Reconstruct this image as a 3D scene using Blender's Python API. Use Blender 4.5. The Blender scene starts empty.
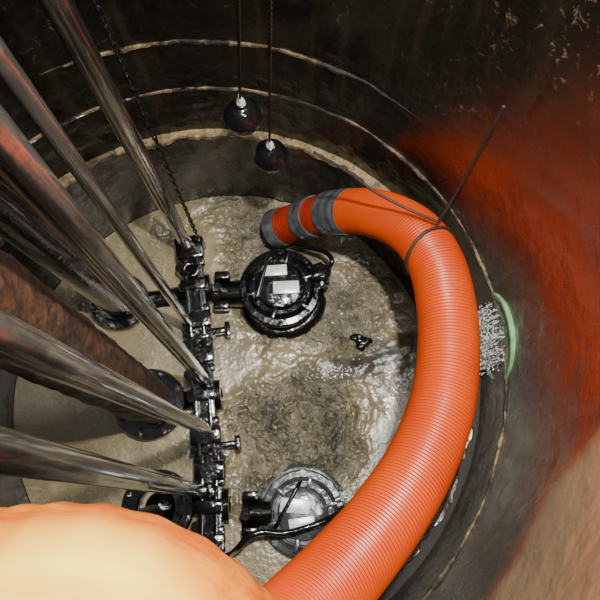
import bpy, bmesh, math, random
from mathutils import Vector, Matrix, noise
random.seed(4)
scene=bpy.context.scene
# ---------------------------------------------------------------- camera
NX,NY,F,H=305.0,472.0,560.0,3.3
d=Vector((NX-300,-(NY-300),-F)).normalized()
u=-d
ax=(Vector((1,0,0))-u*u.x).normalized()
ay=u.cross(ax)
Rw=Matrix((ax,ay,u))          # camera -> world
CAM=Vector((0,0,H))
cam=bpy.data.cameras.new("camera"); co=bpy.data.objects.new("camera",cam)
scene.collection.objects.link(co); scene.camera=co
co.matrix_world=Matrix.Translation(CAM)@Rw.to_4x4()
cam.sensor_width=36; cam.lens=F/600*36; cam.clip_start=0.02
def ray(px,py): return Rw@Vector(((px-300)/F,-(py-300)/F,-1.0))
def U(px,py,z):
    r=ray(px,py); return CAM+r*((z-H)/r.z)
def D(px,py,dep): return CAM+ray(px,py)*dep
def depth(p): return (Rw.transposed()@(p-CAM)).z*-1
def S(p,pix): return pix*depth(p)/F
# well circle from three waterline points
A,B,C3=[U(x,y,0) for x,y in ((220,196),(431,345),(13,427))]
def circ(a,b,c):
    dd=2*(a.x*(b.y-c.y)+b.x*(c.y-a.y)+c.x*(a.y-b.y))
    a2,b2,c2=[p.x*p.x+p.y*p.y for p in (a,b,c)]
    x=(a2*(b.y-c.y)+b2*(c.y-a.y)+c2*(a.y-b.y))/dd
    y=(a2*(c.x-b.x)+b2*(a.x-c.x)+c2*(b.x-a.x))/dd
    return Vector((x,y,0)),math.hypot(a.x-x,a.y-y)
WC,R=circ(A,B,C3)
def W(px,py,rad=None):
    rad=rad or R
    r=ray(px,py); o=CAM-WC
    a=r.x**2+r.y**2; b=2*(o.x*r.x+o.y*r.y); c=o.x**2+o.y**2-rad*rad
    t=(-b+math.sqrt(b*b-4*a*c))/(2*a)
    return CAM+r*t
# ---------------------------------------------------------------- materials
class NT:
    def __init__(s,name):
        s.m=bpy.data.materials.new(name); s.m.use_nodes=True
        s.t=s.m.node_tree; s.b=s.t.nodes["Principled BSDF"]
        s.tc=s.t.nodes.new("ShaderNodeTexCoord")
    def n(s,t,**k):
        x=s.t.nodes.new("ShaderNode"+t)
        for a,v in k.items(): setattr(x,a,v)
        return x
    def l(s,a,b): s.t.links.new(a,b)
    def noise(s,scale,detail=6,rough=.6,dist=0,vec=None):
        x=s.n("TexNoise"); x.inputs["Scale"].default_value=scale; x.inputs["Detail"].default_value=detail
        x.inputs["Roughness"].default_value=rough; x.inputs["Distortion"].default_value=dist
        s.l(vec or s.tc.outputs["Object"],x.inputs["Vector"]); return x.outputs["Fac"]
    def scaled(s,v):
        mp=s.n("Mapping"); s.l(s.tc.outputs["Object"],mp.inputs[0]); mp.inputs["Scale"].default_value=v; return mp.outputs[0]
    def ramp(s,src,stops):
        x=s.n("ValToRGB"); e=x.color_ramp.elements
        while len(e)<len(stops): e.new(.5)
        for i,(p,c) in enumerate(stops):
            e[i].position=p; e[i].color=(c,c,c,1) if not isinstance(c,tuple) else (*c,1)
        s.l(src,x.inputs[0]); return x.outputs[0]
    def mix(s,f,a,b,mode="MIX"):
        x=s.n("Mix",data_type="RGBA",blend_type=mode)
        for v,i in ((f,0),(a,6),(b,7)):
            if isinstance(v,(int,float)): x.inputs[i].default_value=v
            elif isinstance(v,tuple): x.inputs[i].default_value=(*v,1)
            else: s.l(v,x.inputs[i])
        return x.outputs[2]
    def math(s,op,a,b=0.0,clamp=False):
        x=s.n("Math",operation=op,use_clamp=clamp)
        for v,i in ((a,0),(b,1)):
            if isinstance(v,(int,float)): x.inputs[i].default_value=v
            else: s.l(v,x.inputs[i])
        return x.outputs[0]
    def dist(s,p,r0,r1):
        x=s.n("VectorMath",operation="DISTANCE"); s.l(s.tc.outputs["Object"],x.inputs[0]); x.inputs[1].default_value=p
        y=s.n("MapRange",interpolation_type="SMOOTHSTEP"); s.l(x.outputs["Value"],y.inputs[0])
        y.inputs[1].default_value=r0; y.inputs[2].default_value=r1; y.inputs[3].default_value=1; y.inputs[4].default_value=0
        return y.outputs[0]
    def rng(s,v,a,b,c=0,dd=1):
        y=s.n("MapRange"); s.l(v,y.inputs[0])
        for i,k in enumerate((a,b,c,dd)): y.inputs[i+1].default_value=k
        return y.outputs[0]
    def bump(s,h,st=.4,dist=.01):
        x=s.n("Bump"); x.inputs["Strength"].default_value=st; x.inputs["Distance"].default_value=dist
        s.l(h,x.inputs["Height"]); s.l(x.outputs[0],s.b.inputs["Normal"])
    def set(s,col=None,rough=None,metal=None,**k):
        for nm,v in (("Base Color",col),("Roughness",rough),("Metallic",metal)):
            if v is None: continue
            if isinstance(v,(int,float)): s.b.inputs[nm].default_value=v
            elif isinstance(v,tuple): s.b.inputs[nm].default_value=(*v,1)
            else: s.l(v,s.b.inputs[nm])
        return s.m
def simple(name,c1,c2,scale,rough=.4,metal=0,bs=.3,bd=.005,r2=None,det=6,coat=0):
    t=NT(name); f=t.ramp(t.noise(scale),[(.35,0.0),(.65,1.0)])
    rr=rough if r2 is None else t.rng(f,0,1,rough,r2)
    t.set(t.mix(f,c1,c2),rr,metal); t.bump(t.noise(scale*3,det),bs,bd)
    if coat: t.b.inputs["Coat Weight"].default_value=coat; t.b.inputs["Coat Roughness"].default_value=.04
    return t.m
M_black=simple("wet_black_casting",(.003,.003,.004),(.008,.007,.007),12,.08,0,.5,.012,.16,2,.8)
M_slime=simple("slimy_black_casting",(.002,.002,.002),(.007,.006,.005),12,.06,0,.45,.009,.14,2,.5)
M_grey=simple("grey_pump_paint",(.045,.048,.05),(.12,.124,.126),14,.15,.3,.4,.006,.35,2,.8)
def steel(name,a,b):
    t=NT(name); n1=t.noise(2.0,5,.65,.2,t.scaled((9,9,.35))); n2=t.noise(24,6,.7)
    f=t.ramp(n1,[(.42,0.),(.58,1.)]); c=t.mix(f,a,b)  # light and dark reflection bands along the rail, painted as colour streaks
    c=t.mix(t.ramp(n2,[(.56,0.),(.70,.6)]),c,(.055,.040,.029))
    c=t.mix(t.ramp(t.noise(5,7,.7),[(.50,0.),(.64,.45)]),c,(.13,.09,.06))
    t.set(c,t.rng(n2,.35,.7,.10,.28),.9); t.bump(t.noise(12,3),.22,.007)
    t.b.inputs["Coat Weight"].default_value=.9; t.b.inputs["Coat Roughness"].default_value=.05; return t.m
M_steel=steel("wet_grey_steel",(.48,.44,.38),(.14,.12,.10))
M_chrome=simple("shiny_plate",(.9,.9,.88),(.7,.7,.68),30,.25,.2,.3,.004)
M_rubber=simple("black_rubber",(.004,.004,.005),(.010,.010,.010),15,.10,0,.5,.008,None,2,1.0)
M_rope=simple("dark_rope",(.012,.01,.009),(.03,.022,.016),60,.6,0,.5,.004)
M_green=simple("green_pipe_rim",(.07,.26,.09),(.26,.42,.22),16,.45,0,.3,.004)
M_band=simple("grey_duct_tape",(.045,.05,.058),(.12,.125,.135),18,.3,0,.5,.004)
M_redend=simple("wet_red_hose_end",(.45,.028,.003),(.17,.017,.005),9,.25,0,.4,.004)
def rusty():
    t=NT("rusty_iron"); n1=t.noise(6,8,.75); n2=t.noise(26,8,.78)
    c=t.mix(t.ramp(n1,[(.40,0.),(.58,1.)]),(.065,.030,.015),(.29,.115,.040))
    c=t.mix(t.ramp(n2,[(.46,0.),(.57,.9)]),c,(.030,.018,.012))
    t.set(c,.36,0); t.bump(n2,1.0,.07); return t.m
M_rust=rusty()
def hose_mat(name,a,b):
    t=NT(name); n1=t.noise(3,5,.6); n2=t.noise(30,5,.7)
    c=t.mix(t.ramp(n1,[(.35,0.),(.65,1.)]),a,b)
    c=t.mix(t.ramp(n2,[(.62,0.),(.75,.5)]),c,(.22,.018,.002))
    t.set(c,.40,0); t.bump(n2,.12,.003); t.b.inputs["Specular IOR Level"].default_value=.28; return t.m
M_hose=hose_mat("orange_hose_plastic",(.52,.054,.0004),(.45,.040,.0003))
def near_mat():
    t=NT("glare_painted_hose"); n=t.noise(9,7,.7,.2,t.scaled((.6,4,4)))
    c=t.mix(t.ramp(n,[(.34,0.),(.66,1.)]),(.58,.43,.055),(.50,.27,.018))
    m=t.dist(D(60,612,.30),.06,.128)  # overexposed pale centre painted into the colour, orange towards the edge
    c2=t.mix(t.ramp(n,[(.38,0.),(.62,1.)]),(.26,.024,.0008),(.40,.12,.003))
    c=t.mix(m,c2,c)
    t.set(c,.5,0); t.bump(n,.2,.003); t.b.inputs["Specular IOR Level"].default_value=.3; return t.m
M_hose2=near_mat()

z3=W(200,137,R).z; R2=R+.035
z2=W(200,90,R2).z; R3=R2+.008
z1=W(200,42,R3).z; R4=R3
def wall_mat():
    t=NT("well_wall_stains_red_glow"); 
    sep=t.n("SeparateXYZ"); t.l(t.tc.outputs["Object"],sep.inputs[0]); z=sep.outputs[2]
    n1=t.noise(2.2,8,.65); n2=t.noise(11,8,.7,.3); n3=t.noise(38,6,.7)
    ns=t.noise(2.6,7,.7,.2,t.scaled((6,6,.6)))
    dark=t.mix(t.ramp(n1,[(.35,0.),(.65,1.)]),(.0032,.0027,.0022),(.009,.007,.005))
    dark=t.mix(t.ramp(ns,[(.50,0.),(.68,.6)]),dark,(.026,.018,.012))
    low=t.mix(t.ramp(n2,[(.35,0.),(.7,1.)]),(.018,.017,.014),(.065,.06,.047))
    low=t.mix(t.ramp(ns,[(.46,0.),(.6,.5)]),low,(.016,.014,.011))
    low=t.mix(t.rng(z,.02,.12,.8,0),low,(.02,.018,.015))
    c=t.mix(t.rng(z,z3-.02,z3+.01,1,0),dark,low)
    mid=t.mix(t.ramp(n2,[(.4,0.),(.7,1.)]),(.016,.014,.012),(.055,.046,.037))
    mid=t.mix(t.ramp(ns,[(.46,0.),(.62,.7)]),mid,(.07,.056,.042))
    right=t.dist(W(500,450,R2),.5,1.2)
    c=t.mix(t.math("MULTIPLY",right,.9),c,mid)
    fl=t.ramp(t.noise(20,7,.8,.6),[(.58,0.),(.61,1.)])
    flm=t.math("MULTIPLY",fl,t.rng(z,z1,z1+.25,0,1))
    c=t.mix(t.math("MULTIPLY",flm,t.ramp(n1,[(.45,0.02),(.56,.85)])),c,(.15,.095,.048))
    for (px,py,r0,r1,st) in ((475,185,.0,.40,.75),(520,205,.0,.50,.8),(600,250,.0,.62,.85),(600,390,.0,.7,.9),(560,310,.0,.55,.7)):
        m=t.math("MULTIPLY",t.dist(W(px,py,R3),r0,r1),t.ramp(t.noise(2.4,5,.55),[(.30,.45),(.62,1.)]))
        c=t.mix(t.math("MULTIPLY",m,st),c,(.17,.023,.009))  # reddish bounce glow from the hose, put into the wall colour
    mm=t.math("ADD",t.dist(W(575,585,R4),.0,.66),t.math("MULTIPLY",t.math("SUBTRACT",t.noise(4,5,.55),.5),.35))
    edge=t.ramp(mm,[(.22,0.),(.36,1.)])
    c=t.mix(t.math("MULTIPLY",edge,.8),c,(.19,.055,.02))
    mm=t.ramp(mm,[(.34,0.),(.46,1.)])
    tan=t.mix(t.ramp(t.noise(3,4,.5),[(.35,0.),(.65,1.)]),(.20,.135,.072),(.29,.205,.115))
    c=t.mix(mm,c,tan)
    c=t.mix(t.math("MULTIPLY",t.ramp(n3,[(.60,0.),(.74,.5)]),t.math("SUBTRACT",1.0,t.math("MULTIPLY",mm,.8))),c,(.009,.008,.007))
    t.set(c,t.rng(n2,.3,.7,.12,.36),0)
    h=t.math("ADD",t.noise(8,3,.5),t.math("MULTIPLY",n3,.06)); t.bump(h,.6,.026)
    t.b.inputs["Coat Weight"].default_value=.3; t.b.inputs["Coat Roughness"].default_value=.12; return t.m
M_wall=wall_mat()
def ledge_mat(name,c1,c2,lo,hi,keep):
    t=NT(name); n=t.noise(5,8,.75); f=t.ramp(n,[(lo,0.),(hi,1.)])
    m=None
    for (px,py,rad,r0,r1) in keep:
        q=t.dist(W(px,py,rad),r0,r1); m=q if m is None else t.math("MAXIMUM",m,q)
    f=t.math("MULTIPLY",f,m)
    c2b=t.mix(t.ramp(t.noise(25,7,.75),[(.45,0.),(.6,.8)]),c2,(.10,.07,.035))
    t.set(t.mix(f,c1,c2b),.5,0); t.bump(t.noise(30,6,.7),.9,.02); return t.m
M_l3=ledge_mat("scum_ledge",(.03,.026,.02),(.40,.29,.14),.36,.50,[(200,137,R,.8,1.5)])
M_l2=ledge_mat("scum_line",(.02,.017,.013),(.36,.26,.13),.45,.58,[(200,90,R,1.0,2.0),(520,330,R,.6,1.4)])
M_l1=ledge_mat("scum_line_upper",(.012,.010,.008),(.38,.27,.13),.43,.56,[(130,52,R,.4,1.1)])
def water_mat():
    t=NT("sewage_surface")
    at=t.n("Attribute"); at.attribute_name="flow"; sp=t.n("SeparateColor"); t.l(at.outputs["Color"],sp.inputs[0])
    tur,stm,tur2=sp.outputs[0],sp.outputs[1],sp.outputs[2]
    n1=t.noise(2.2,4,.5,1.5); n2=t.noise(6,4,.5,1.0); n3=t.noise(60,3,.5)
    scum=t.mix(t.ramp(t.noise(3,5,.55,1.),[(.35,0.),(.65,1.)]),(.225,.175,.085),(.35,.285,.155))
    scum=t.mix(t.ramp(n3,[(.48,0.),(.7,.45)]),scum,(.15,.115,.06))
    wat=t.mix(t.ramp(n2,[(.36,0.),(.64,1.)]),(.095,.086,.062),(.235,.215,.16))
    m=t.math("ADD",t.math("MULTIPLY",tur,1.0),t.math("MULTIPLY",tur2,.95),True)
    brk=t.ramp(t.noise(5,4,.5,1.0),[(.42,1.),(.62,.5)])
    wet=t.math("MULTIPLY",t.ramp(n1,[(.36,1.),(.48,0.)]),.45)
    mc=t.math("MAXIMUM",t.math("MULTIPLY",m,brk),wet)
    c=t.mix(mc,scum,wat)
    v=t.n("TexVoronoi"); v.inputs["Scale"].default_value=80; t.l(t.tc.outputs["Object"],v.inputs["Vector"])
    bub=t.ramp(v.outputs["Distance"],[(.10,1.),(.30,0.)])
    fz=t.ramp(t.noise(6,6,.6,1.2),[(.47,0.),(.57,1.)])
    foam=t.math("MULTIPLY",bub,fz)
    c=t.mix(t.math("MULTIPLY",foam,t.rng(m,0,1,.5,.95)),c,(.60,.57,.47))
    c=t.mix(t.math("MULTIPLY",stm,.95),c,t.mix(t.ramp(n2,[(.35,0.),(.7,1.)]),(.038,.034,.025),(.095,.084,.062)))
    mm=t.math("MULTIPLY",m,t.math("SUBTRACT",1.0,t.math("MULTIPLY",stm,.75)))
    ro=t.rng(t.math("MAXIMUM",m,wet),0,1,.34,.05); ro=t.math("ADD",ro,t.math("MULTIPLY",stm,.10))
    t.set(c,ro,0); t.b.inputs["Specular IOR Level"].default_value=.9
    hh=t.math("ADD",t.math("MULTIPLY",t.noise(18,2,.45,.6),.9),t.math("MULTIPLY",t.noise(50,2,.45,.3),.5)); 
    hh=t.math("ADD",t.math("MULTIPLY",hh,t.rng(mm,0,1,.11,1.0)),t.math("MULTIPLY",t.math("MULTIPLY",foam,.08),m)); t.bump(hh,1.0,.05); return t.m
M_water=water_mat()
def splash_mat():
    t=NT("splashing_water"); 
    t.set((.95,.98,.95),.03,0)
    t.b.inputs["Transmission Weight"].default_value=.35; t.b.inputs["IOR"].default_value=1.33; t.b.inputs["Coat Weight"].default_value=1.0; t.b.inputs["Coat Roughness"].default_value=.02; return t.m
M_splash=splash_mat()
M_hole=simple("wet_pipe_inside",(.05,.065,.05),(.28,.36,.27),18,.08,0,.8,.02)
# ---------------------------------------------------------------- mesh helpers
def obj(name,bm,mat,parent=None,smooth=True,**k):
    bmesh.ops.recalc_face_normals(bm,faces=bm.faces)
    me=bpy.data.meshes.new(name); bm.to_mesh(me); bm.free()
    if smooth:
        for p in me.polygons: p.use_smooth=True
    me.materials.append(mat)
    o=bpy.data.objects.new(name,me); scene.collection.objects.link(o)
    if smooth:
        try: me.set_sharp_from_angle(angle=math.radians(38))
        except Exception: pass
    if parent: o.parent=parent
    for a,b in k.items(): o[a]=b
    return o
def root(name,mat4,label,cat,group=None):
    e=bpy.data.objects.new(name,None); e.empty_display_size=.1; scene.collection.objects.link(e)
    e.matrix_world=mat4; e["label"]=label; e["category"]=cat
    if group: e["group"]=group
    return e
def cyl(bm,p0,p1,r0,r1=None,seg=24,caps=True):
    r1=r0 if r1 is None else r1; p0=Vector(p0);p1=Vector(p1); a=(p1-p0).normalized()
    q=a.to_track_quat('Z','Y').to_matrix()
    ra=[bm.verts.new(p0+q@Vector((r0*math.cos(2*math.pi*i/seg),r0*math.sin(2*math.pi*i/seg),0))) for i in range(seg)]
    rb=[bm.verts.new(p1+q@Vector((r1*math.cos(2*math.pi*i/seg),r1*math.sin(2*math.pi*i/seg),0))) for i in range(seg)]
    for i in range(seg): bm.faces.new((ra[i],ra[(i+1)%seg],rb[(i+1)%seg],rb[i]))
    if caps: bm.faces.new(ra[::-1]); bm.faces.new(rb)
def lathe(bm,prof,seg=48,mat=Matrix.Identity(4),close=True):
    rings=[]
    for r,z in prof:
        if r<1e-6: rings.append([bm.verts.new(mat@Vector((0,0,z)))])
        else: rings.append([bm.verts.new(mat@Vector((r*math.cos(2*math.pi*i/seg),r*math.sin(2*math.pi*i/seg),z))) for i in range(seg)])
    for a,b in zip(rings,rings[1:]):
        for i in range(seg):
            j=(i+1)%seg
            if len(a)==1 and len(b)==1: continue
            if len(a)==1: bm.faces.new((a[0],b[i],b[j]))
            elif len(b)==1: bm.faces.new((a[i],a[j],b[0]))
            else: bm.faces.new((a[i],a[j],b[j],b[i]))
def box(bm,c,s,rot=None,bev=.006):
    t=bmesh.new(); bmesh.ops.create_cube(t,size=1)
    bmesh.ops.scale(t,vec=s,verts=t.verts)
    if bev: bmesh.ops.bevel(t,geom=t.edges[:],offset=bev,segments=2,affect='EDGES',profile=.5)
    m=(rot or Matrix.Identity(3)).to_4x4(); m.translation=Vector(c)
    vm={v:bm.verts.new(m@v.co) for v in t.verts}
    for f in t.faces: bm.faces.new([vm[v] for v in f.verts])
    t.free()
def spline(pts,step):
    P=[pts[0]*2-pts[1]]+list(pts)+[pts[-1]*2-pts[-2]]
    out=[]
    for i in range(1,len(P)-2):
        for k in range(60):
            t=k/60; a,b,c,e=P[i-1],P[i],P[i+1],P[i+2]
            out.append(.5*((2*b)+(c-a)*t+(2*a-5*b+4*c-e)*t*t+(3*b-a-3*c+e)*t**3))
    out.append(pts[-1].copy())
    res=[out[0]]; acc=0
    for a,b in zip(out,out[1:]):
        L=(b-a).length; pos=step-acc
        while pos<=L:
            res.append(a.lerp(b,pos/L)); pos+=step
        acc=(acc+L)%step if L else acc
    return res
def tube(bm,path,rf,seg=24,caps=True,rough=0):
    n=len(path); tan=[(path[min(i+1,n-1)]-path[max(i-1,0)]).normalized() for i in range(n)]
    nv=tan[0].orthogonal().normalized(); prev=None
    for i in range(n):
        nv=(nv-tan[i]*nv.dot(tan[i])).normalized(); bn=tan[i].cross(nv)
        r=rf(i) if callable(rf) else rf
        ring=[]
        for k in range(seg):
            dv=nv*math.cos(2*math.pi*k/seg)+bn*math.sin(2*math.pi*k/seg)
            rr=r
            if rough:
                q=path[i]+dv*r; rr=r*(1+rough*(noise.noise(q*7)+.7*noise.noise(q*19)+.5*noise.noise(q*45)))
            ring.append(bm.verts.new(path[i]+dv*rr))
        if prev:
            for k in range(seg): bm.faces.new((prev[k],prev[(k+1)%seg],ring[(k+1)%seg],ring[k]))
        elif caps: bm.faces.new(ring[::-1])
        prev=ring
    if caps: bm.faces.new(prev)
def torus(bm,c,axis,Rm,r,seg=40,s2=12):
    q=Vector(axis).to_track_quat('Z','Y').to_matrix(); c=Vector(c); rows=[]
    for i in range(seg):
        a=2*math.pi*i/seg
        rows.append([bm.verts.new(c+q@Vector(((Rm+r*math.cos(b))*math.cos(a),(Rm+r*math.cos(b))*math.sin(a),r*math.sin(b)))) for b in [2*math.pi*k/s2 for k in range(s2)]])
    for i in range(seg):
        for k in range(s2):
            bm.faces.new((rows[i][k],rows[(i+1)%seg][k],rows[(i+1)%seg][(k+1)%s2],rows[i][(k+1)%s2]))
T=Matrix.Translation
# ---------------------------------------------------------------- setting
ZT=4.6
bm=bmesh.new()
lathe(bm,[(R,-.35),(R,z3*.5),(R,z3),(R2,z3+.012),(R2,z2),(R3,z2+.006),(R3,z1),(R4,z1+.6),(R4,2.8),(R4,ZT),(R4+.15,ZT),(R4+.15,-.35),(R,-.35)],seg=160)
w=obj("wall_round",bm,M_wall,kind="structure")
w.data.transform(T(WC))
bm=bmesh.new(); lathe(bm,[(0,-.30),(R+.1,-.30),(R+.1,-.38),(0,-.38)],seg=96,mat=T(WC)); obj("floor",bm,M_rubber,kind="structure")
def ring(name,r0,r1,z,th,mat,amp,a0=0,a1=2*math.pi):
    bm=bmesh.new(); seg=420; full_=abs(a1-a0-2*math.pi)<1e-6; rows=[]
    for i in range(seg+(0 if full_ else 1)):
        f=i/seg; a=a0+(a1-a0)*f; dv=Vector((math.cos(a),math.sin(a),0))
        p=WC+dv*r0+Vector((0,0,z)); k=noise.noise(p*5)*amp+noise.noise(p*17)*amp*.6+noise.noise(p*40)*amp*.4
        tp=1 if full_ else min(1,min(f,1-f)*4)
        ri=r1-(r1-r0+k)*tp
        zz=z+noise.noise(p*7)*.010+noise.noise(p*25)*.005
        rows.append([bm.verts.new(WC+dv*rr_+Vector((0,0,h_))) for rr_,h_ in ((ri,zz-th*tp),(ri,zz),(r1+.012,zz+.004),(r1+.012,zz-th))])
    n=len(rows)
    for i in range(n if full_ else n-1):
        a,b=rows[i],rows[(i+1)%n]
        for k in range(4): bm.faces.new((a[k],b[k],b[(k+1)%4],a[(k+1)%4]))
    return obj(name,bm,mat,kind="structure",label="tan scum-covered ledge ring around the well wall")
def ang(px,py):
    p=W(px,py,R3)-WC; return math.atan2(p.y,p.x)
ring("trim_1",R-.004,R2,z3+.016,.026,M_l3,.024)
ring("trim_2",R2+.001,R3,z2+.010,.011,M_l2,.012)
ring("trim_3",R3-.008,R3,z1+.014,.013,M_l1,.012,ang(440,120),ang(10,100))
# ---------------------------------------------------------------- water
bm=bmesh.new(); N=230; rows=[]
fl=bm.loops.layers.color.new("flow"); data={}
tc=U(300,424,0); sc=U(440,347,0); se=U(250,387,0); uc=U(285,262,0); vc=U(325,300,0); hc=U(255,225,0); rc=U(455,500,0)
def nz(p,s,o=0): return noise.noise(Vector((p.x*s+o,p.y*s+o,o)))
for i in range(N+1):
    rr=(R-.003)*i/N; row=[]; cnt=640
    for k in range(cnt if i else 1):
        a=2*math.pi*k/cnt; p=WC+Vector((rr*math.cos(a),rr*math.sin(a),0))
        wob=nz(p,2.3,4)*.22+nz(p,6,8)*.08+nz(p,14,2)*.03
        dd=(p-tc).length+wob
        tb=1/(1+math.exp((dd-.42)/.04))
        ab=se-sc; tt=(p-sc).dot(ab)/ab.dot(ab); cr=(ab.x*(p-sc).y-ab.y*(p-sc).x)/ab.length
        cr+=.02*math.sin(tt*9)
        tq=max(0,min(1,tt))
        wid=.13*(1-.6*tq)+nz(p,6,2)*.03
        st=1/(1+math.exp((abs(cr)-wid)/.020)) if tt>-.2 else 0
        st*=min(1,max(0,(1.05-tt)*2.0))
        sd=st
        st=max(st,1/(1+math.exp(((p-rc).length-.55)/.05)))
        up=1/(1+math.exp((min((p-uc).length,(p-vc).length,(p-hc).length)+wob*1.6-.42)/.05))
        z=nz(p,3)*.009+nz(p,10)*.002
        warp=p+Vector((nz(p,4,11),nz(p,4,17),0))*.06
        act=max(tb,.6*up)*(1-st)
        z+=tb*(1-st)*.009*math.sin(dd*60+nz(p,5,9)*7)
        z+=act*(nz(warp,10,3)*.032+nz(warp,22,1)*.028+(.5-abs(nz(warp,17,6)))*.026+nz(warp,40,7)*.012)
        z+=math.exp(-((dd-.45)/.025)**2)*.010*(1-st)
        z+=sd*.018*(1-min(1,(abs(cr)/max(wid,.01))**2)*.9)*(1-.6*tq)
        z+=sd*(nz(Vector((tt*6,cr*14,0)),1,5)*.016+nz(p,20,3)*.006)
        v=bm.verts.new((p.x,p.y,z)); data[v]=(tb,min(1,max(0,st)),up,1); row.append(v)
    rows.append(row)
for a,b in zip(rows,rows[1:]):
    n=len(b)
    for k in range(n):
        f=bm.faces.new((a[0],b[k],b[(k+1)%n])) if len(a)==1 else bm.faces.new((a[k],b[k],b[(k+1)%n],a[(k+1)%n]))
        for lp in f.loops: lp[fl]=data[lp.vert]
wo=obj("sewage_water",bm,M_water,label="murky tan sewage water with scum foam and churning patch",category="water",kind="stuff")
# ---------------------------------------------------------------- rails & pipes
def linepath(base,edge,bz,match,ztop=None,pull=1.0):
    p0=U(*base,bz)
    lo,hi=bz+.3,H-.05
    best=None
    for i in range(2000):
        z=lo+(hi-lo)*i/2000; p=U(*edge,z)
        e=abs(p.x-p0.x) if match=='x' else abs(p.y-p0.y)
        if best is None or e<best[0]: best=(e,p)
    p1=CAM+(best[1]-CAM)*pull; dirn=(p1-p0).normalized()
    pt=p0+dirn*(((ztop or 4.2)-p0.z)/dirn.z)
    return p0,p1,pt
def pipe(name,base,edge,bz,match,wpx,mat,label,cat,pull=1.0,ztop=None,rough=0):
    p0,p1,pt=linepath(base,edge,bz,match,ztop,pull); r=S(p1,wpx/2)
    L=(pt-p0).length; dirn=(pt-p0)/L
    st=.008 if rough else .015
    bm=bmesh.new(); n=int(L/st)
    path=[p0+dirn*(L*i/n) for i in range(n+1)]
    tube(bm,path,lambda i:r*(1+.012*noise.noise(path[i]*9)),80 if rough else 40,True,rough)
    o=obj(name,bm,mat,None,label=label,category=cat)
    return o,p0,dirn,r
RG="guide rails"
pipe("guide_rail",(186,243),(56,0),.2,'y',32,M_steel,"wet dark steel guide rail running down to the pump base","pipe",.85)[0]["group"]=RG
pipe("guide_rail",(188,322),(0,58),.2,'x',25,M_steel,"wet brown steel guide rail ending at the pump bracket","pipe",.9)[0]["group"]=RG
pipe("guide_rail",(203,378),(0,142),.2,'x',46,M_steel,"thick glossy steel guide rail with brown reflections","pipe",.8)[0]["group"]=RG
pipe("guide_rail",(209,431),(0,335),.2,'x',46,M_steel,"grey steel guide rail resting beside the rusty pipe","pipe",.8)[0]["group"]=RG
pipe("guide_rail",(200,491),(0,451),.2,'x',46,M_steel,"wet steel guide rail leading to the lowest pump bracket","pipe",.8)[0]["group"]=RG
pipe("discharge_pipe",(118,303),(0,208),.12,'x',46,M_black,"black wet discharge pipe standing on its base elbow","pipe")
pipe("discharge_pipe",(150,402),(0,314),.12,'x',98,M_rust,"rusty brown iron discharge pipe standing in the sewage","pipe",.9,None,.07)
pipe("discharge_pipe",(152,518),(0,590),.12,'x',50,M_rust,"rusty discharge pipe beside the large orange hose","pipe")
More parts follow.
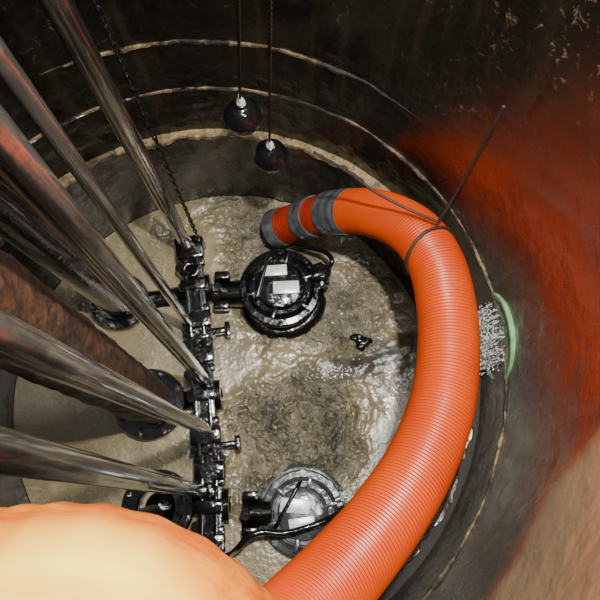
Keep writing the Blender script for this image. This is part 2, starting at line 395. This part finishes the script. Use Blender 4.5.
# ---------------------------------------------------------------- pump bases
def base(fpx,bpx,blen,label,fr,claws):
    fo=U(*fpx,0); bo=U(*bpx,0); xd=(bo-fo); Ld=xd.length; xd.normalize(); yd=Vector((0,0,1)).cross(xd)
    m=Matrix((( xd.x,yd.x,0,fo.x),(xd.y,yd.y,0,fo.y),(0,0,1,0),(0,0,0,1)))
    e=root("pump_base",m,label,"pump base","pump bases")
    bm=bmesh.new(); lathe(bm,[(fr*.5,.0),(fr*.97,.0),(fr,.015),(fr,.058),(fr*.97,.068),(fr*.74,.068),(fr*.70,.10),(fr*.53,.10),(fr*.5,.06),(fr*.5,.0)],48)
    obj("flange",bm,M_black,e)
    bm=bmesh.new()
    pts=[Vector((0,0,-.12)),Vector((0,0,.0)),Vector((.03,0,.0)),Vector((.12,0,-.04)),Vector((Ld*.6,0,-.04)),Vector((Ld-.02,0,.03))]
    pa=spline(pts,.02); tube(bm,pa,lambda i:.090-.03*i/len(pa),28)
    obj("elbow",bm,M_black,e)
    for k in range(8):
        a=math.pi*2*(k+.5)/8; bm=bmesh.new(); q=fr*.86
        cyl(bm,(q*math.cos(a),q*math.sin(a),.055),(q*math.cos(a),q*math.sin(a),.09),.021,.021,6)
        cyl(bm,(q*math.cos(a),q*math.sin(a),.08),(q*math.cos(a),q*math.sin(a),.115),.010,.010,10)
        obj("bolt",bm,M_black,e,smooth=False)
    bm=bmesh.new(); l=blen
    box(bm,(Ld,0,.09),(.13,l,.11),bev=.012)
    box(bm,(Ld-.04,0,.155),(.025,l*.98,.045),bev=.006)
    box(bm,(Ld+.035,0,.15),(.022,l*.96,.04),bev=.006)
    for s in (-1,1):
        box(bm,(Ld,s*l*.33,.15),(.17,.10,.06),bev=.015)
        cyl(bm,(Ld,s*l*.33,.08),(Ld,s*l*.33,.195),.052,.048,24)
        cyl(bm,(Ld,s*l*.33,.19),(Ld,s*l*.33,.21),.026,.022,6)
        cyl(bm,(Ld-.065,s*l*.18,.05),(Ld-.065,s*l*.18,.16),.036,.032,16)
        cyl(bm,(Ld+.06,s*l*.44,.05),(Ld+.06,s*l*.44,.15),.03,.026,12)
    for k in range(5):
        y=-l*.44+l*.88*k/4
        box(bm,(Ld+(.05 if k%2 else -.06),y,.13),(.06,.045,.06),bev=.010)
        cyl(bm,(Ld,y,.14),(Ld,y,.178),.021,.019,6 if k%2 else 20)
    box(bm,(Ld,0,.16),(.15,.07,.05),bev=.012)
    torus(bm,(Ld,l*.14,.175),(0,0,1),.04,.010,24,8)
    for fy in claws:
        box(bm,(Ld+.10,l*fy,.11),(.13,.035,.055),bev=.008)
        box(bm,(Ld+.17,l*fy,.12),(.03,.085,.06),bev=.008)
    obj("rail_bracket",bm,M_slime,e)
    bm=bmesh.new(); lathe(bm,[(.04,-.02),(.085,-.02),(.09,-.015),(.09,.015),(.085,.02),(.04,.02),(.04,-.02)],32,T((Ld+.075,0,.05))@Matrix.Rotation(math.pi/2,4,'Y'))
    obj("discharge_mouth",bm,M_slime,e)
    return e,m,Ld
base((122,304),(198,293),.66,"black cast iron pump base with bolted flange and rail bracket",.18,(-.44,))
base((152,405),(207,398),.68,"wet black pump base without a pump, with open claw bracket",.205,(-.42,))
base((160,507),(214,505),.55,"black pump base half sunk in scum beside the grey pump",.20,())
# ---------------------------------------------------------------- pumps
def pump(cpx,ztop,rpx,towards,body,label,sub):
    c=U(*cpx,ztop); r=S(c,rpx); o=Vector((c.x,c.y,0)); tw=U(*towards,0.1); tw.z=0
    xd=(o-tw); La=xd.length; xd.normalize(); yd=Vector((0,0,1)).cross(xd)
    m=Matrix((( xd.x,yd.x,0,o.x),(xd.y,yd.y,0,o.y),(0,0,1,0),(0,0,0,1)))
    e=root("submersible_pump",m,label,"pump","submersible pumps")
    zt=ztop; vs=sub.get('vs',1.0)
    bm=bmesh.new()
    lathe(bm,[(0,-.2),(r*1.05,-.2),(r*1.16*vs,-.12),(r*1.18*vs,-.04),(r*1.12*vs,.01),(r*1.0,.035),(r*.9,.04),(0,.04)],48)
    for v in bm.verts:
        a=math.atan2(v.co.y,v.co.x); k=1+.10*(a+math.pi)/(2*math.pi); v.co.x*=k; v.co.y*=k
    obj("volute",bm,M_black if vs==1 else body,e)
    bm=bmesh.new(); z0=.0
    prof=[(r*.9,z0),(r*1.0,z0+.01),(r*1.0,z0+.03),(r*.88,z0+.04)]
    zz=z0+.05
    while zz<zt-.13:
        prof+=[(r*.88,zz),(r*.93,zz+.008),(r*.93,zz+.02),(r*.88,zz+.028)]; zz+=.045
    prof+=[(r*.86,zt-.10),(r*1.0,zt-.095),(r*1.02,zt-.08),(r*1.02,zt-.06),(r*.98,zt-.05),(r*.84,zt-.045)]
    lathe(bm,prof,48); obj("motor_housing",bm,body,e)
    bm=bmesh.new()
    lathe(bm,[(r*.86,zt-.05),(r*.82,zt-.03),(r*.74,zt-.015),(r*.72,zt-.015),(r*.70,zt-.03),(r*.62,zt-.03),(r*.58,zt-.008),(r*.5,zt),(r*.2,zt+.004),(0,zt+.004)],48)
    for k in range(6):
        a=k*math.pi/3+.3; box(bm,(math.cos(a)*r*.72,math.sin(a)*r*.72,zt-.02),(r*.3,.022,.035),Matrix.Rotation(a,3,'Z'),.005)
    obj("motor_cap",bm,body,e)
    for k in range(8):
        a=k*math.pi/4; bm=bmesh.new(); q=Vector((math.cos(a)*r*.92,math.sin(a)*r*.92,zt-.06))
        cyl(bm,q,q+Vector((0,0,.012)),.02,.02,16); cyl(bm,q+Vector((0,0,.01)),q+Vector((0,0,.032)),.013,.013,6)
        obj("bolt",bm,body,e,smooth=False)
    bm=bmesh.new(); ha=math.radians(sub.get('ha',60)); hv=Vector((math.cos(ha),math.sin(ha),0))
    pts=[hv*(-r*.62)+Vector((0,0,zt-.04)),hv*(-r*.6)+Vector((0,0,zt+.03)),hv*(-r*.4)+Vector((0,0,zt+.06)),hv*(r*.4)+Vector((0,0,zt+.06)),hv*(r*.6)+Vector((0,0,zt+.03)),hv*(r*.62)+Vector((0,0,zt-.04))]
    off=Vector((-hv.y,hv.x,0))*(r*.42)
    pa=spline([p+off for p in pts],.015); tube(bm,pa,.011,12); obj("lifting_handle",bm,M_black,e)
    bm=bmesh.new(); ga=math.radians(sub.get('ga',15)); gv=Vector((math.cos(ga),math.sin(ga),0)); gs=sub.get('gs',1)
    cyl(bm,gv*r*.8+Vector((0,0,zt-.07)),gv*r*(1+.2*gs)+Vector((0,0,zt-.07)),.05*gs,.045*gs,24)
    cyl(bm,gv*r*1.10+Vector((0,0,zt-.12)),gv*r*1.10+Vector((0,0,zt-.03)),.055*gs,.05*gs,24)
    cyl(bm,gv*r*1.10+Vector((0,0,zt-.03)),gv*r*1.10+Vector((0,0,zt-.01)),.028*gs,.026*gs,6)
    box(bm,gv*r*.95+Vector((0,0,zt-.08)),(.12*gs,.15*gs,.05),Matrix.Rotation(ga,3,'Z'),.012)
    obj("cable_gland",bm,body,e)
    bm=bmesh.new(); za=min(.10,zt-.10)
    cyl(bm,(-r*.7,0,za),(-La+.10,0,za),r*.38,.07,28)
    cyl(bm,(-La+.13,0,za),(-La+.10,0,za),.10,.10,28)
    for s in (-1,1):
        box(bm,(-La+.14,s*.09,za+.05),(.09,.05,.07),bev=.01); 
    cyl(bm,(-La+.12,0,za+.06),(-La+.12,0,za+.13),.03,.028,12)
    obj("guide_shoe",bm,M_slime,e)
    mi=m.inverted()
    for (px,py,wx,wy,rot) in sub['plates']:
        p=mi@U(px,py,zt+.014); bm=bmesh.new()
        xw=(mi.to_3x3()@(Matrix.Rotation(math.radians(rot),3,'Z')@Vector((1,0,0))))
        rt=Matrix.Rotation(math.atan2(xw.y,xw.x),3,'Z')
        box(bm,(p.x,p.y,zt+.008),(S(c,wx),S(c,wy),.016),rt,.004)
        obj("name_plate",bm,M_chrome,e,label="blank shiny silver plate")
    return e,m,r
p1=pump((280,284),.26,41,(200,294),M_black,"black wet submersible pump with two silver plates on its cap",
  {'plates':[(275,270,24,11,4),(286,287,26,13,2)],'ha':75,'ga':18})
p3=pump((303,514),.13,42,(224,514),M_grey,"grey submersible pump awash in sewage with a black cable",
  {'plates':[(295,506,30,14,-5),(302,524,26,12,8)],'ha':60,'ga':20,'gs':.6,'vs':.96})
bm=bmesh.new(); mi=p3[1].inverted()
pts=[mi@U(*a) for a in ((343,508,.10),(330,518,.19),(308,527,.22),(285,533,.22),(262,532,.24),(247,538,.24),(238,548,.2),(228,556,.02))]
pa=spline(pts,.015); tube(bm,pa,.016,12); obj("power_cable",bm,M_rubber,p3[0])
bm=bmesh.new(); mi=p1[1].inverted()
pts=[mi@U(*a) for a in ((325,272,.22),(332,262,.27),(325,252,.25),(303,247,.15),(288,246,.02))]
pa=spline(pts,.015); tube(bm,pa,.014,12); obj("power_cable",bm,M_rubber,p1[0])
# ---------------------------------------------------------------- orange hose
DI=.116
def dp(w): return 2*DI*F/w
hp=[D(275,229,dp(38)),D(300,221,dp(39.5)),D(330,213,dp(43)),D(372,213,dp(48)),D(411,230,dp(52.5)),D(435,262,dp(56)),D(446,306,dp(59)),D(448,356,dp(61.5)),D(441,408,dp(64.5)),D(420,463,dp(69)),D(386,518,dp(75)),D(341,573,dp(83)),D(291,628,dp(94)),D(240,690,dp(113)),D(195,780,dp(148)),D(170,900,dp(200))]
for _ in range(2):
    q=[p.copy() for p in hp]
    for i in range(5,len(hp)-2):
        # relax only the distance from the lens so the curve is one smooth bend
        dd=(depth(q[i-1])+2*depth(q[i])+depth(q[i+1]))/4; v=q[i]-CAM; hp[i]=CAM+v*(dd/depth(q[i]))
if hp[0].z<.02: hp[0].z=.02
if hp[1].z<.08: hp[1].z=.08
STEP=.0034; full=spline(hp,STEP)
e=root("corrugated_hose",Matrix.Identity(4),"bright orange corrugated suction hose curving down into the sewage","hose")
def topx(p):
    q=Rw.transposed()@(p-CAM); return 300+F*q.x/-q.z
def ix(x): return next((i for i,p in enumerate(full) if topx(p)>x),0)
idx=ix(351)
cor=full[idx-2:]
bm=bmesh.new(); tube(bm,cor,lambda i:DI-.0034*(.5-.5*math.cos(2*math.pi*i/4)),56); obj("hose_body",bm,M_hose,e)
bm=bmesh.new(); tube(bm,full[2:idx],lambda i:DI*.93-.002*math.cos(i*.8),48); obj("hose_end",bm,M_redend,e,label="smooth rust-red wet hose end")
for a,b in ((ix(329),idx+2),(ix(304),ix(316)),(0,max(20,ix(282)))):
    bm=bmesh.new(); tube(bm,full[a:b],lambda i:DI*1.02+.0012*math.sin(i*.3),48); obj("tape_band",bm,M_band,e,label="grey tape band")
k=ix(431)
tg=(full[k+3]-full[k-3]).normalized()
e2=root("lifting_rope",T(full[k]),"dark rope tied round the orange hose and rising","rope")
bm=bmesh.new(); torus(bm,(0,0,0),(tg+Vector((.25,.1,.3))).normalized(),DI+.008,.007,60,10); obj("rope_loop",bm,M_rope,e2)
bm=bmesh.new(); o=full[k]
zk=o.z+DI
pts=[U(438,222,zk+.02)-o,U(455,195,zk+.15)-o,U(480,150,zk+.4)-o,U(505,104,zk+.65)-o]
tube(bm,spline(pts,.02),.0055,8); obj("rope_line",bm,M_rope,e2)
bm=bmesh.new(); pts=[U(438,222,zk+.02)-o,U(410,210,zk)-o,U(375,192,zk+.03)-o,U(348,172,zk+.1)-o,U(310,150,zk+.2)-o]
tube(bm,spline(pts,.02),.006,8); obj("rope_tail",bm,M_rope,e2)
def dq(w): return 2*.124*F/w
np_=[D(330,900,dq(300)),D(218,810,dq(310)),D(150,726,dq(332)),D(76,686,dq(342)),D(-40,694,dq(345)),D(-190,735,dq(355))]
fp=spline(np_,.003)
bm=bmesh.new(); tube(bm,fp,lambda i:.124-.0018*(.5-.5*math.cos(2*math.pi*i/6)),96)
obj("orange_hose",bm,M_hose2,label="large orange hose bend with painted pale glare close above the well",category="hose")
# ---------------------------------------------------------------- floats
def floatb(px,py,z,rp,top,label):
    c=U(px,py,z); r=S(c,rp); e=root("float_switch",T(c),label,"float switch","hanging float switches")
    bm=bmesh.new(); 
    lathe(bm,[(0,-r*1.02),(r*.3,-r*.98),(r*.62,-r*.8),(r*.88,-r*.48),(r*.99,-r*.1),(r*1.03,-r*.04),(r*1.03,r*.04),(r*.99,r*.1),(r*.88,r*.48),(r*.6,r*.8),(r*.34,r*.94),(r*.3,r*1.1),(r*.2,r*1.15),(0,r*1.15)],40)
    obj("float_ball",bm,M_rubber,e)
    bm=bmesh.new(); lathe(bm,[(0,r*1.1),(r*.24,r*1.1),(r*.24,r*1.25),(r*.14,r*1.4),(0,r*1.4)],8)
    torus(bm,(0,0,r*1.5),(1,0,0),r*.2,r*.06,20,8); obj("hook_eye",bm,M_chrome,e)
    bm=bmesh.new(); s=Vector((0,0,r*1.4)); t=U(*top)-c; t2=s+(t-s)*1.6; n=400
    path=[s+(t2-s)*i/n for i in range(n+1)]
    tube(bm,path,lambda i:.004+.0016*math.sin(i*1.3),8); obj("cord",bm,M_rope,e)
floatb(243,116,1.25,19,(238,0,2.3),"black round float ball hanging near the wall")
floatb(271,156,1.05,17,(270,0,2.4),"black float ball with wet highlight, hanging lower")
def chain(a,b,label):
    e=b-a; L=e.length; dn=e/L; q=dn.to_track_quat('Z','Y').to_matrix(); bm=bmesh.new(); n=int(L/.036)
    for i in range(n):
        m=q@Matrix.Rotation(math.pi/2*(i%2),3,'Z'); cc=dn*(i+.5)*.036; rows=[]
        for k in range(12):
            al=2*math.pi*k/12; ctr=Vector((math.cos(al)*.009,0,math.sin(al)*.016+ (.008 if math.sin(al)>0 else -.008))); rad=Vector((math.cos(al),0,math.sin(al)))
            rows.append([bm.verts.new(cc+m@(ctr+rad*.004*math.cos(bb)+Vector((0,.004*math.sin(bb),0)))) for bb in [math.pi/3*j for j in range(6)]])
        for k in range(12):
            for j in range(6): bm.faces.new((rows[k][j],rows[(k+1)%12][j],rows[(k+1)%12][(j+1)%6],rows[k][(j+1)%6]))
    o=obj("lifting_chain",bm,M_rubber,label=label,category="chain"); o.location=a
p0,p1_,pt=linepath((199,240),(95,0),.25,'y',3.4); chain(p0,pt,"thin dark steel lifting chain hanging beside the guide rail")
# ---------------------------------------------------------------- inlet
ic=W(496,338,R2); inn=(WC-ic); inn.z=0; inn.normalize()
r=S(ic,46)
q=inn.to_track_quat('Z','Y').to_matrix().to_4x4(); e=root("inlet_pipe",T(ic)@q,"green-rimmed inlet pipe opening in the well wall","pipe")
bm=bmesh.new(); lathe(bm,[(r*.84,-.01),(r*.84,.006),(r*.88,.010),(r*.97,.010),(r*1.0,.004),(r*1.0,-.01),(r*.84,-.01)],56); obj("pipe_rim",bm,M_green,e)
bm=bmesh.new(); lathe(bm,[(0,-.008),(r*.9,-.008),(r*.9,.001),(r*.3,.002),(0,.002)],48); obj("pipe_bore",bm,M_hole,e)
bm=bmesh.new(); side=Vector((0,0,1)).cross(inn).normalized()
random.seed(9)
# thin separate strands of falling water plus many small drops
for sidx in range(95):
    s=random.uniform(-.72,.72); h0=math.sqrt(1-s*s)*r*random.uniform(-.7,.75); reach=random.uniform(.01,.06); path=[]
    base_=ic.z+h0; t0=0
    for i in range(70):
        t=i/69; p=ic+inn*(.018+reach*t)+side*(s*r*(1-.25*t)); p.z=base_-(base_+.01)*t*t
        p+=Vector((noise.noise(p*10+Vector((sidx,0,0))),noise.noise(p*10+Vector((0,sidx,0))),0))*.016
        path.append(p)
    rr=random.uniform(.001,.0032)
    tube(bm,path,lambda i:rr*(.5+1.6*abs(noise.noise(path[i]*20+Vector((sidx,3,1))))),7)
for k in range(420):
    s=random.gauss(0,.42)
    c=ic+inn*(.015+.07*random.random())+side*(s*r); c.z=ic.z+random.gauss(0,.42)*r
    if (c-ic).length>r*.92: continue
    tt=bmesh.new(); bmesh.ops.create_icosphere(tt,subdivisions=1,radius=random.uniform(.0012,.0038))
    vm={v:bm.verts.new(c+v.co) for v in tt.verts}
    for f in tt.faces: bm.faces.new([vm[v] for v in f.verts])
    tt.free()
so=obj("inlet_stream",bm,M_splash,label="splashing water pouring out of the inlet pipe",category="water",kind="stuff")
bm=bmesh.new()
for (x,y,s) in ((357,338,.05),(364,342,.06),(361,347,.04)):
    c=U(x,y,.02); t=bmesh.new(); bmesh.ops.create_icosphere(t,subdivisions=3,radius=s*.8)
    vm={v:bm.verts.new(c+Vector((v.co.x,v.co.y*.7,v.co.z*.5))*(1+.4*noise.noise(v.co*30+c))) for v in t.verts}
    for f in t.faces: bm.faces.new([vm[v] for v in f.verts])
    t.free()
obj("floating_debris",bm,M_black,label="small black clump of debris floating on the sewage",category="debris")
# ---------------------------------------------------------------- light
def area(name,loc,tgt,size,en,col):
    l=bpy.data.lights.new(name,'AREA'); l.shape='DISK'; l.size=size; l.energy=en; l.color=col
    o=bpy.data.objects.new(name,l); scene.collection.objects.link(o); o.location=loc
    o.rotation_euler=(Vector(tgt)-Vector(loc)).to_track_quat('-Z','Y').to_euler()
area("daylight_opening",(.25,.75,4.5),(WC.x,WC.y,0),.5,75,(.97,.98,.97))
l=bpy.data.lights.new("camera_flash",'SPOT'); l.energy=470; l.spot_size=math.radians(110); l.spot_blend=1.0; l.shadow_soft_size=.04; l.color=(1,.97,.9)  # spot standing in for the phone flash, set off beside the camera
o=bpy.data.objects.new("camera_flash",l); scene.collection.objects.link(o); o.location=(.2,.45,H+.4)
o.rotation_euler=(U(285,345,0)-o.location).to_track_quat('-Z','Y').to_euler()
wd=bpy.data.worlds.new("world"); scene.world=wd; wd.use_nodes=True
wd.node_tree.nodes["Background"].inputs[0].default_value=(.8,.84,.9,1); wd.node_tree.nodes["Background"].inputs[1].default_value=.45
